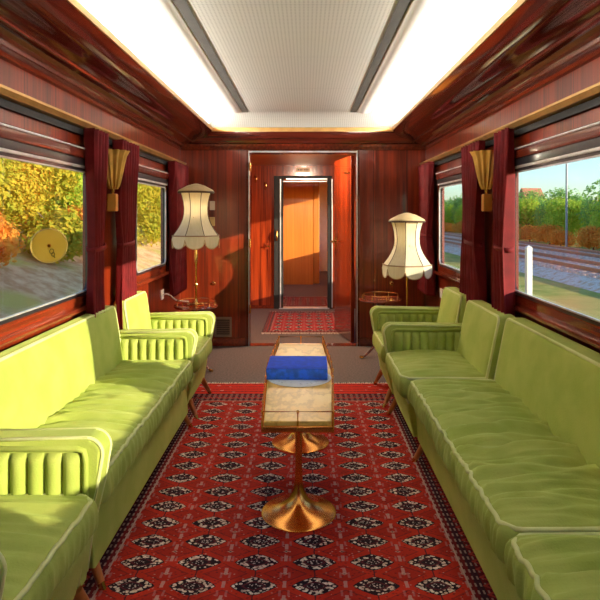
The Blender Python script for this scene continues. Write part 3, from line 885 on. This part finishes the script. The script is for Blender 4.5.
for k in range(4):
    t = k * PI / 2; sp.tube([(0, 0, .76), (.12 * math.cos(t), .12 * math.sin(t), .515 + .80 - .515)], .003, 6)
sp.build('shade_spider', m_brass, la)
lampshade(la, .515)
lb = thing('floor_lamp', 'brass floor lamp with cream scalloped shade behind the armchair, beside the red table', 'lamp', (.921, LD, 0))
MB().lathe([(0, 0), (.13, 0), (.133, .012), (.09, .022), (.03, .035), (.014, .06), (0, .06)], 32).build('lamp_base', m_brass, lb)
MB().lathe([(0, .04), (.009, .05), (.009, .40), (.016, .41), (.016, .44), (.009, .45), (.009, 1.1), (0, 1.1)], 16).build('pole', m_brass, lb)
MB().lathe([(0, 1.1), (.02, 1.105), (.034, 1.15), (.03, 1.19), (0, 1.21)], 16).build('bulb', m_white, lb)
sp = MB()
for k in range(4):
    t = k * PI / 2; sp.tube([(0, 0, 1.08), (.12 * math.cos(t), .12 * math.sin(t), 1.12)], .003, 6)
sp.build('shade_spider', m_brass, lb)
lampshade(lb, .825)

for nm, loc in (('lamp_bulb_light', (-1.003, LD, tz + .86)), ('lamp_bulb_light', (.921, LD, 1.16))):
    q = bpy.data.lights.new(nm, 'POINT'); q.energy = 2; q.color = (1, .80, .55); q.shadow_soft_size = .045
    qo = bpy.data.objects.new(nm, q); COL.objects.link(qo); qo.location = loc

def gallery_table(loc, label, top_r):
    t = thing('side_table', label, 'side table', loc, 'round gallery side tables')
    h = .555
    MB().lathe([(0, h), (top_r - .006, h), (top_r, h + .008), (top_r - .003, h + .02), (0, h + .02)], 48).build('tabletop', m_table_wood, t)
    g = MB().tube([(.85 * top_r * math.cos(2 * PI * k / 40), .85 * top_r * math.sin(2 * PI * k / 40), h + .058) for k in range(40)], .0035, 6, closed=True).build('gallery_rail', m_brass, t)
    for k in range(8):
        a = k * PI / 4 + .2
        MB().lathe([(.0001, .0), (.005, .0), (.003, .01), (.003, .04), (.0001, .042)], 8, (.85 * top_r * math.cos(a), .85 * top_r * math.sin(a), h + .018)).build('post', m_brass, g)
    MB().lathe([(0, .08), (.02, .085), (.016, .14), (.014, .40), (.022, .46), (.05, .54), (.06, .556), (0, .556)], 20).build('pedestal', m_mould, t)
    for k in range(3):
        a = R(200 + 120 * k)
        p = [(.015, .14), (.06, .12), (.12, .06), (.17, .022), (.20, .014)]
        l = MB().tube([(r * math.cos(a), r * math.sin(a), z) for r, z in p], [.014, .014, .012, .010, .010], 10).build('leg', m_mould, t)
        MB().tube([(.185 * math.cos(a), .185 * math.sin(a), .014), (.225 * math.cos(a), .225 * math.sin(a), .013)], .0125, 10).build('ferrule', m_brass, l)
    return t
gallery_table((-1.003, LD, 0), 'round gallery side table holding the tall cream lamp', .20)
gallery_table((.735, 5.62, 0), 'round red-brown gallery side table beside the doorway, nothing on it', .213)
cb = MB().tube([(XL + .014, 5.29, .655), (XL + .05, 5.29, .662), (XL + .085, 5.29, .65), (XL + .12, 5.28, .62), (XL + .15, 5.27, .602), (XL + .21, 5.25, .603), (XL + .27, 5.215, .6035)], .006, 8)
tag(cb.build('lamp_cord', m_white), 'white lamp cord from the wall outlet to the tall lamp', 'cord')

# ------------------------------------------------------------------ wall sconces
def sconce(x, s, y, label):
    t = thing('wall_sconce', label, 'wall lamp', (x, y, 1.40), 'pleated wall sconces')
    k = -s
    MB().box(*sorted((0, k * .018)), -.03, .03, -.02, .14, .006).build('back_plate', m_brass, t)
    MB().tube([(k * .015, 0, .10), (k * .06, 0, .10), (k * .085, 0, .13), (k * .085, 0, .17)], [.008, .008, .009, .014], 10).build('bracket', m_brass, t)
    MB().box(*sorted((k * .055, k * .115)), -.026, .026, .02, .135, .008).build('lamp_holder', simple('amber_gold_holder', (.72, .36, .07), .3, .5), t)
    pr = [(.024, .165), (.034, .19), (.043, .23), (.052, .28), (.060, .33), (.070, .38), (.086, .415)]
    MB().lathe(pr, 96, (k * .090, 0, 0), 0, rmod=lambda a, z: 1.06 + .17 * math.sin(11 * a)).build('pleated_shade', m_sconce, t, smooth=180)
    return t
sconce(XL, -1, 3.71, 'gold pleated wall sconce between the hillside windows')
sconce(XR, 1, 3.76, 'gold pleated wall sconce between the railway track windows')

# ------------------------------------------------------------------ curtains
def curtain(x, s, ya, yb, label, seed, lean=0, zb=.62):
    t = thing('curtain', label, 'curtain', (x - s * .075, (ya + yb) / 2, 0), 'dark red window curtains')
    w = yb - ya; zt = RAIL_Z - .028; zt0 = 1.20
    nf = max(4, round(w / .062))
    def prof(v):
        z = zb + (zt - zb) * v
        if z > zt0: k = (z - zt0) / (zt - zt0); wd = .66 + .34 * k ** .8
        else: k = (zt0 - z) / (zt0 - zb); wd = .66 + .26 * min(1, k * 1.6) ** .7
        return z, wd
    def f(u, v):
        z, wd = prof(v)
        sh = lean * (1 - wd) * w * .5
        a = .034 + .008 * math.sin(seed + z * 3)
        return (a * math.sin(2 * PI * nf * (u + .02 * math.sin(4 * z + seed)) + seed) + .006 * noise.noise(Vector((u * 4, z * 3, seed))), (u - .5) * w * wd + sh, z)
    co = MB().grid(nf * 12, 46, f)
    c = co.build('drape', m_curtain, t, smooth=180)
    md = c.modifiers.new('thick', 'SOLIDIFY'); md.thickness = .004
    tw = w * .66 * .5 + .008
    pts = [(.050 * math.cos(a), lean * .17 * w + tw * math.sin(a), zt0 + .012 * math.sin(a)) for a in [2 * PI * k / 28 for k in range(28)]]
    bm2 = bmesh.new(); lo = [bm2.verts.new((p[0], p[1], p[2] - .014)) for p in pts]; hi = [bm2.verts.new((p[0] * 1.06, p[1], p[2] + .014)) for p in pts]
    for k in range(28): bm2.faces.new((lo[k], lo[(k + 1) % 28], hi[(k + 1) % 28], hi[k]))
    q = MB(); q._add(bm2); tb = q.build('tieback', m_tie, t, smooth=180)
    md = tb.modifiers.new('thick', 'SOLIDIFY'); md.thickness = .005
    return t
curtain(XL, -1, 3.33, 3.56, 'dark red curtain between the sofa window and the sconce, hillside wall', 1.0)
curtain(XL, -1, 3.84, 4.20, 'dark red curtain behind the armchair, just past the hillside sconce', 2.0)
curtain(XL, -1, 5.37, 5.98, 'dark red curtain in the corner behind the lamp on the table', 3.0)
curtain(XR, 1, 3.33, 3.60, 'dark red curtain beside the large railway track window, next to the sconce', 4.0)
curtain(XR, 1, 3.88, 4.32, 'dark red curtain past the track side sconce, behind the end seat', 5.0)
curtain(XR, 1, 5.44, 5.98, 'dark red curtain in the corner behind the floor lamp', 6.0)

# ------------------------------------------------------------------ added disc standing in for a yellow reflection in the hillside window
yd = thing('window_disc', 'added yellow disc standing in for a round reflection in the large hillside window', 'reflection stand-in', (-1.262, 2.80, 1.247), rz=R(24))
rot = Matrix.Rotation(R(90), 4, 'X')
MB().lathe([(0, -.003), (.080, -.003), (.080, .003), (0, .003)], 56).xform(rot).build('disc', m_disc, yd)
MB().tube([(.081 * math.cos(2 * PI * k / 56), 0, .081 * math.sin(2 * PI * k / 56)) for k in range(56)], .0045, 8, closed=True).build('rim', simple('gold_reflection_disc_rim', (.80, .58, .16), .3, .5), yd)
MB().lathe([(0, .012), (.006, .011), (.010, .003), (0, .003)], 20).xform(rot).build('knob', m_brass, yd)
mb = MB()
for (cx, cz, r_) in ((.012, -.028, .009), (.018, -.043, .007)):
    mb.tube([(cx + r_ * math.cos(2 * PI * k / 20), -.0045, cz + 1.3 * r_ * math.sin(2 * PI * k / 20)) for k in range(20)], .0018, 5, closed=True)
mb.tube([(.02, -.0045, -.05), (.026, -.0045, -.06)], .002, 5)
mb.build('mark', simple('dark_olive_reflection_mark', (.16, .13, .02), .6), yd)
MB().tube([(0, .0, .085), (0, 0, .36)], .0009, 5).build('wire', m_brass, yd)  # invented wire that carries the stand-in disc

# ------------------------------------------------------------------ outside
def slope_z(x): 
    t = max(0, -x - 4.5); return -1.0 + .43 * t
struct('hill', MB().grid(40, 80, lambda u, v: (-2.6 - 22 * u, -14 + 74 * v, slope_z(-2.6 - 22 * u) + .25 * min(1, max(0, u * 22 - 2) / 2) * noise.noise(Vector((u * 12, v * 26, 0))))), m_slope, smooth=180)
struct('ground', MB().box(-3, 70, -30, 170, -1.2, -1.02), m_grass_g)
struct('track_bed', MB().prism([(9.0, -1.03), (9.7, -.80), (16.4, -.80), (17.2, -1.03)], -20, 150), m_gravel)
for (tx, lab) in ((11.2, 'railway track closer to the train, seen through the window'), (14.9, 'railway track farther out, seen through the window')):
    t = thing('railway_track', lab, 'railway track', (tx, 60, -.8), 'railway tracks outside')
    for dx in (-.75, .75): MB().prism([(dx - .06, .1), (dx + .06, .1), (dx + .02, .13), (dx + .035, .22), (dx + .035, .26), (dx - .035, .26), (dx - .035, .22), (dx - .02, .13)], -75, 85).build('rail', m_rail_steel, t)
    mb = MB()
    for k in range(230): mb.box(-1.25, 1.25, -75 + k * .7, -74.75 + k * .7, .0, .11)
    tag(mb.build('sleeper', m_sleeper, t), kind='stuff')

def crown_mesh(name, mat, seed, rx, rz, n=2600, leaf=.17, blobs=16):
    r = random.Random(seed); bm = bmesh.new()
    cs = []
    for _ in range(blobs):
        a, e, d = r.uniform(0, 2 * PI), r.uniform(-.5, 1.3), r.uniform(.35, .75)
        cs.append((Vector((d * rx * math.cos(a) * math.cos(e), d * rx * math.sin(a) * math.cos(e), rz * .95 + d * rz * math.sin(e) * .9)), r.uniform(.35, .55) * rx))
    for _ in range(n):
        c, q = r.choice(cs)
        d = Vector((r.gauss(0, 1), r.gauss(0, 1), r.gauss(0, 1))).normalized()
        p = c + d * q * r.uniform(.75, 1.05)
        if p.z < .02: p.z = r.uniform(.02, .3)
        nn = (d + Vector((r.uniform(-.8, .8), r.uniform(-.8, .8), r.uniform(-.3, 1)))).normalized()
        a = nn.orthogonal().normalized(); b = nn.cross(a); l = leaf * r.uniform(.6, 1.3); th = r.uniform(0, PI)
        a, b = a * math.cos(th) + b * math.sin(th), b * math.cos(th) - a * math.sin(th)
        vs = [bm.verts.new(p + a * l), bm.verts.new(p + b * l * .5 + nn * l * .12), bm.verts.new(p - a * l), bm.verts.new(p - b * l * .5 + nn * l * .12)]
        bm.faces.new(vs)
    me = bpy.data.meshes.new(name); bm.to_mesh(me); bm.free(); me.materials.append(mat); return me
def stem_mesh(name, h, r):
    mb = MB().tube([(0, 0, -.3), (.03, .02, h * .5), (.0, .05, h)], [r, r * .8, r * .4], 8)
    for k in range(4):
        a = k * 1.7; mb.tube([(.02, .02, h * (.4 + .12 * k)), (h * .3 * math.cos(a), h * .3 * math.sin(a), h * (.75 + .1 * k))], [r * .5, r * .2], 6)
    me = bpy.data.meshes.new(name); mb.bm.to_mesh(me); mb.bm.free(); me.materials.append(m_bark); return me
def plant(name, label, cat, group, loc, crown, stem, sc, rz):
    t = thing(name, label, cat, loc, group, rz); t.scale = sc
    for nm, me in (('foliage', crown), ('trunk', stem)):
        o = bpy.data.objects.new(nm, me); COL.objects.link(o); o.parent = t
    return t
cy = [crown_mesh('yellow_bush', m_leaf_yellow, k, 1.5, 1.45, 8000, .08) for k in (1, 2)]
cg = [crown_mesh('green_bush', m_leaf_green, k, 1.5, 1.45, 8000, .08) for k in (3, 4)]
cd = [crown_mesh('tree', m_leaf_dark, 5, 2.3, 2.1, 7000, .13), crown_mesh('tree', m_leaf_green, 6, 2.3, 2.0, 7000, .13)]
co_ = crown_mesh('orange_bush', m_leaf_orange, 7, 1.1, .75, 3600, .08)
cl_ = crown_mesh('low_shrub', m_leaf_yellow, 8, 1.1, .75, 3600, .08)
st_b, st_t = stem_mesh('bush_stem', 1.4, .06), stem_mesh('tree_trunk', 2.6, .16)
for row, (x, n, y0, st) in enumerate(((-8.7, 17, 5, 2.1), (-10.9, 18, 6, 2.3), (-13.6, 16, 8, 2.9))):
    for k in range(n):
        xx = x + rnd.uniform(-.4, .4); yy = y0 + k * st + rnd.uniform(-.4, .4); g = rnd.random() < (.25 if row == 0 else .45)
        q = rnd.uniform(.9, 1.25) * (1 + .18 * row)
        plant('bush', 'green bush on the bank outside the hillside windows' if g else 'yellow autumn bush on the bank outside the hillside windows', 'bush',
              'green bushes on the bank' if g else 'yellow bushes on the bank', (xx, yy, slope_z(xx) - .15), (cg if g else cy)[k % 2], st_b, (q, q, q * rnd.uniform(.9, 1.2)), rnd.uniform(0, 6.28))
for k in range(30):
    yy = 22 + k * 3.1 + rnd.uniform(-.8, .8); xx = 22.5 + (k % 3) * 1.7 + rnd.uniform(-.5, .5); d = k % 3 == 1
    q = rnd.uniform(.95, 1.15) * (1.2 if d else 1)
    plant('tree', 'dark green tree in the row behind the railway tracks' if d else 'bright green tree in the row behind the railway tracks', 'tree',
          'dark trees behind the tracks' if d else 'bright green trees behind the tracks', (xx, yy, -1.0), cd[0] if d else cd[1], st_t, (q, q, q), rnd.uniform(0, 6.28))
for k in range(13):
    yy = 7 + k * 2.9 + rnd.uniform(-.5, .5); xx = -7.2 + rnd.uniform(-.3, .3); q = rnd.uniform(.8, 1.1)
    og = k in (2, 4, 8, 11)
    plant('orange_bush' if og else 'low_shrub', 'low orange autumn bush at the foot of the bank outside the hillside windows' if og else 'low olive shrub at the foot of the bank outside the hillside windows', 'bush', 'orange bushes on the bank' if og else 'low olive shrubs on the bank', (xx, yy, slope_z(xx) - .15), co_ if og else cl_, st_b, (q, q, q), rnd.uniform(0, 6))
for k in range(22):
    yy = 20 + k * 3.6 + rnd.uniform(-.7, .7); xx = 19.2 + rnd.uniform(-.6, .6); q = rnd.uniform(.85, 1.2)
    plant('orange_bush', 'orange autumn bush at the foot of the trees behind the tracks', 'bush', 'orange bushes behind the tracks', (xx, yy, -1.0), co_, st_b, (q, q * 1.3, q), rnd.uniform(-.3, .3))
# house, mast, post
hs = thing('house', 'small white house with red-brown roof showing above the far trees', 'house', (37.5, 95, -1.0), rz=R(15)); hs.scale = (.38, .38, .84)
MB().box(-4.5, 4.5, -3.5, 3.5, 0, 5.6).build('house_wall', m_housewall, hs)
MB().prism([(-4.0, 5.5), (0, 8.1), (4.0, 5.5)], -5, 5, axis='x').build('roof', m_houseroof, hs)
for xx in (-2.4, 1.6):
    MB().box(xx, xx + 1.0, -3.53, -3.5, 3.4, 4.7).build('house_window', m_darkframe, hs)
ms = thing('catenary_mast', 'slim grey overhead line mast standing beyond the tracks', 'mast', (17.6, 38.5, -1.0))
MB().tube([(0, 0, 0), (0, 0, 7.6)], [.08, .06], 10).build('pole', m_greymetal, ms)
mb = MB(); mb.tube([(0, 0, 6.6), (-3.0, 0, 6.9)], .035, 6); mb.tube([(0, 0, 7.4), (-3.0, 0, 6.9)], .025, 6); mb.build('bracket', m_greymetal, ms)
ps = thing('track_post', 'short white post beside the railway tracks', 'post', (6.6, 16.9, -1.02))
MB().box(-.085, .085, -.085, .085, 0, 1.45, .02).build('post', m_white, ps)
MB().lathe([(.12, 0), (0.0, .06)], 4, (0, 0, 1.45), R(45)).build('cap', m_white, ps)

# ------------------------------------------------------------------ sky, sun, camera
w = bpy.data.worlds.new('sky'); scene.world = w; w.use_nodes = True
nt = w.node_tree; bg = nt.nodes['Background']
sky = nt.nodes.new('ShaderNodeTexSky'); sky.sky_type = 'NISHITA'; sky.sun_disc = False
sd = Vector((1, -.60, .235)).normalized()
sky.sun_elevation = math.asin(sd.z); sky.sun_rotation = math.atan2(sd.x, sd.y)
sky.air_density = 1.0; sky.dust_density = .6; sky.ozone_density = 2.0
tn_ = nt.nodes.new('ShaderNodeMix'); tn_.data_type = 'RGBA'; tn_.blend_type = 'MULTIPLY'; tn_.inputs[0].default_value = 1; tn_.inputs[7].default_value = (.78, .94, 1.10, 1)
nt.links.new(sky.outputs[0], tn_.inputs[6]); nt.links.new(tn_.outputs[2], bg.inputs[0]); bg.inputs[1].default_value = .19
sl = bpy.data.lights.new('sun', 'SUN'); sl.energy = 4.7; sl.angle = R(.6); sl.color = (1, .84, .60)
so = bpy.data.objects.new('sun', sl); COL.objects.link(so); so.rotation_euler = sd.to_track_quat('Z', 'Y').to_euler(); so.location = (30, -20, 12)
pl = bpy.data.lights.new('vestibule_fill_light', 'POINT'); pl.energy = 60; pl.color = (1, .82, .6); pl.shadow_soft_size = .03  # added fill light without a fitting, unseen behind the door lintel
po = bpy.data.objects.new('vestibule_fill_light', pl); COL.objects.link(po); po.location = (-.05, 6.27, 2.085)

cam = bpy.data.cameras.new('camera'); cam.sensor_width = 36; cam.lens = 36 * 570 / 600
cam.shift_x = -6 / 600; cam.shift_y = -85.5 / 600; cam.clip_start = .02; cam.clip_end = 500
c = bpy.data.objects.new('camera', cam); COL.objects.link(c); c.location = (0, 0, 1.4); c.rotation_euler = (R(90), 0, 0)
scene.camera = c
vs = scene.view_settings; vs.view_transform = 'Standard'; vs.look = 'None'; vs.exposure = 1.0; vs.gamma = 1; vs.use_curve_mapping = False
scene.cycles.use_denoising = True
scene.cycles.max_bounces = 10; scene.cycles.diffuse_bounces = 5; scene.cycles.transparent_max_bounces = 12
scene.cycles.caustics_reflective = False; scene.cycles.caustics_refractive = False
scene.cycles.sample_clamp_indirect = 6
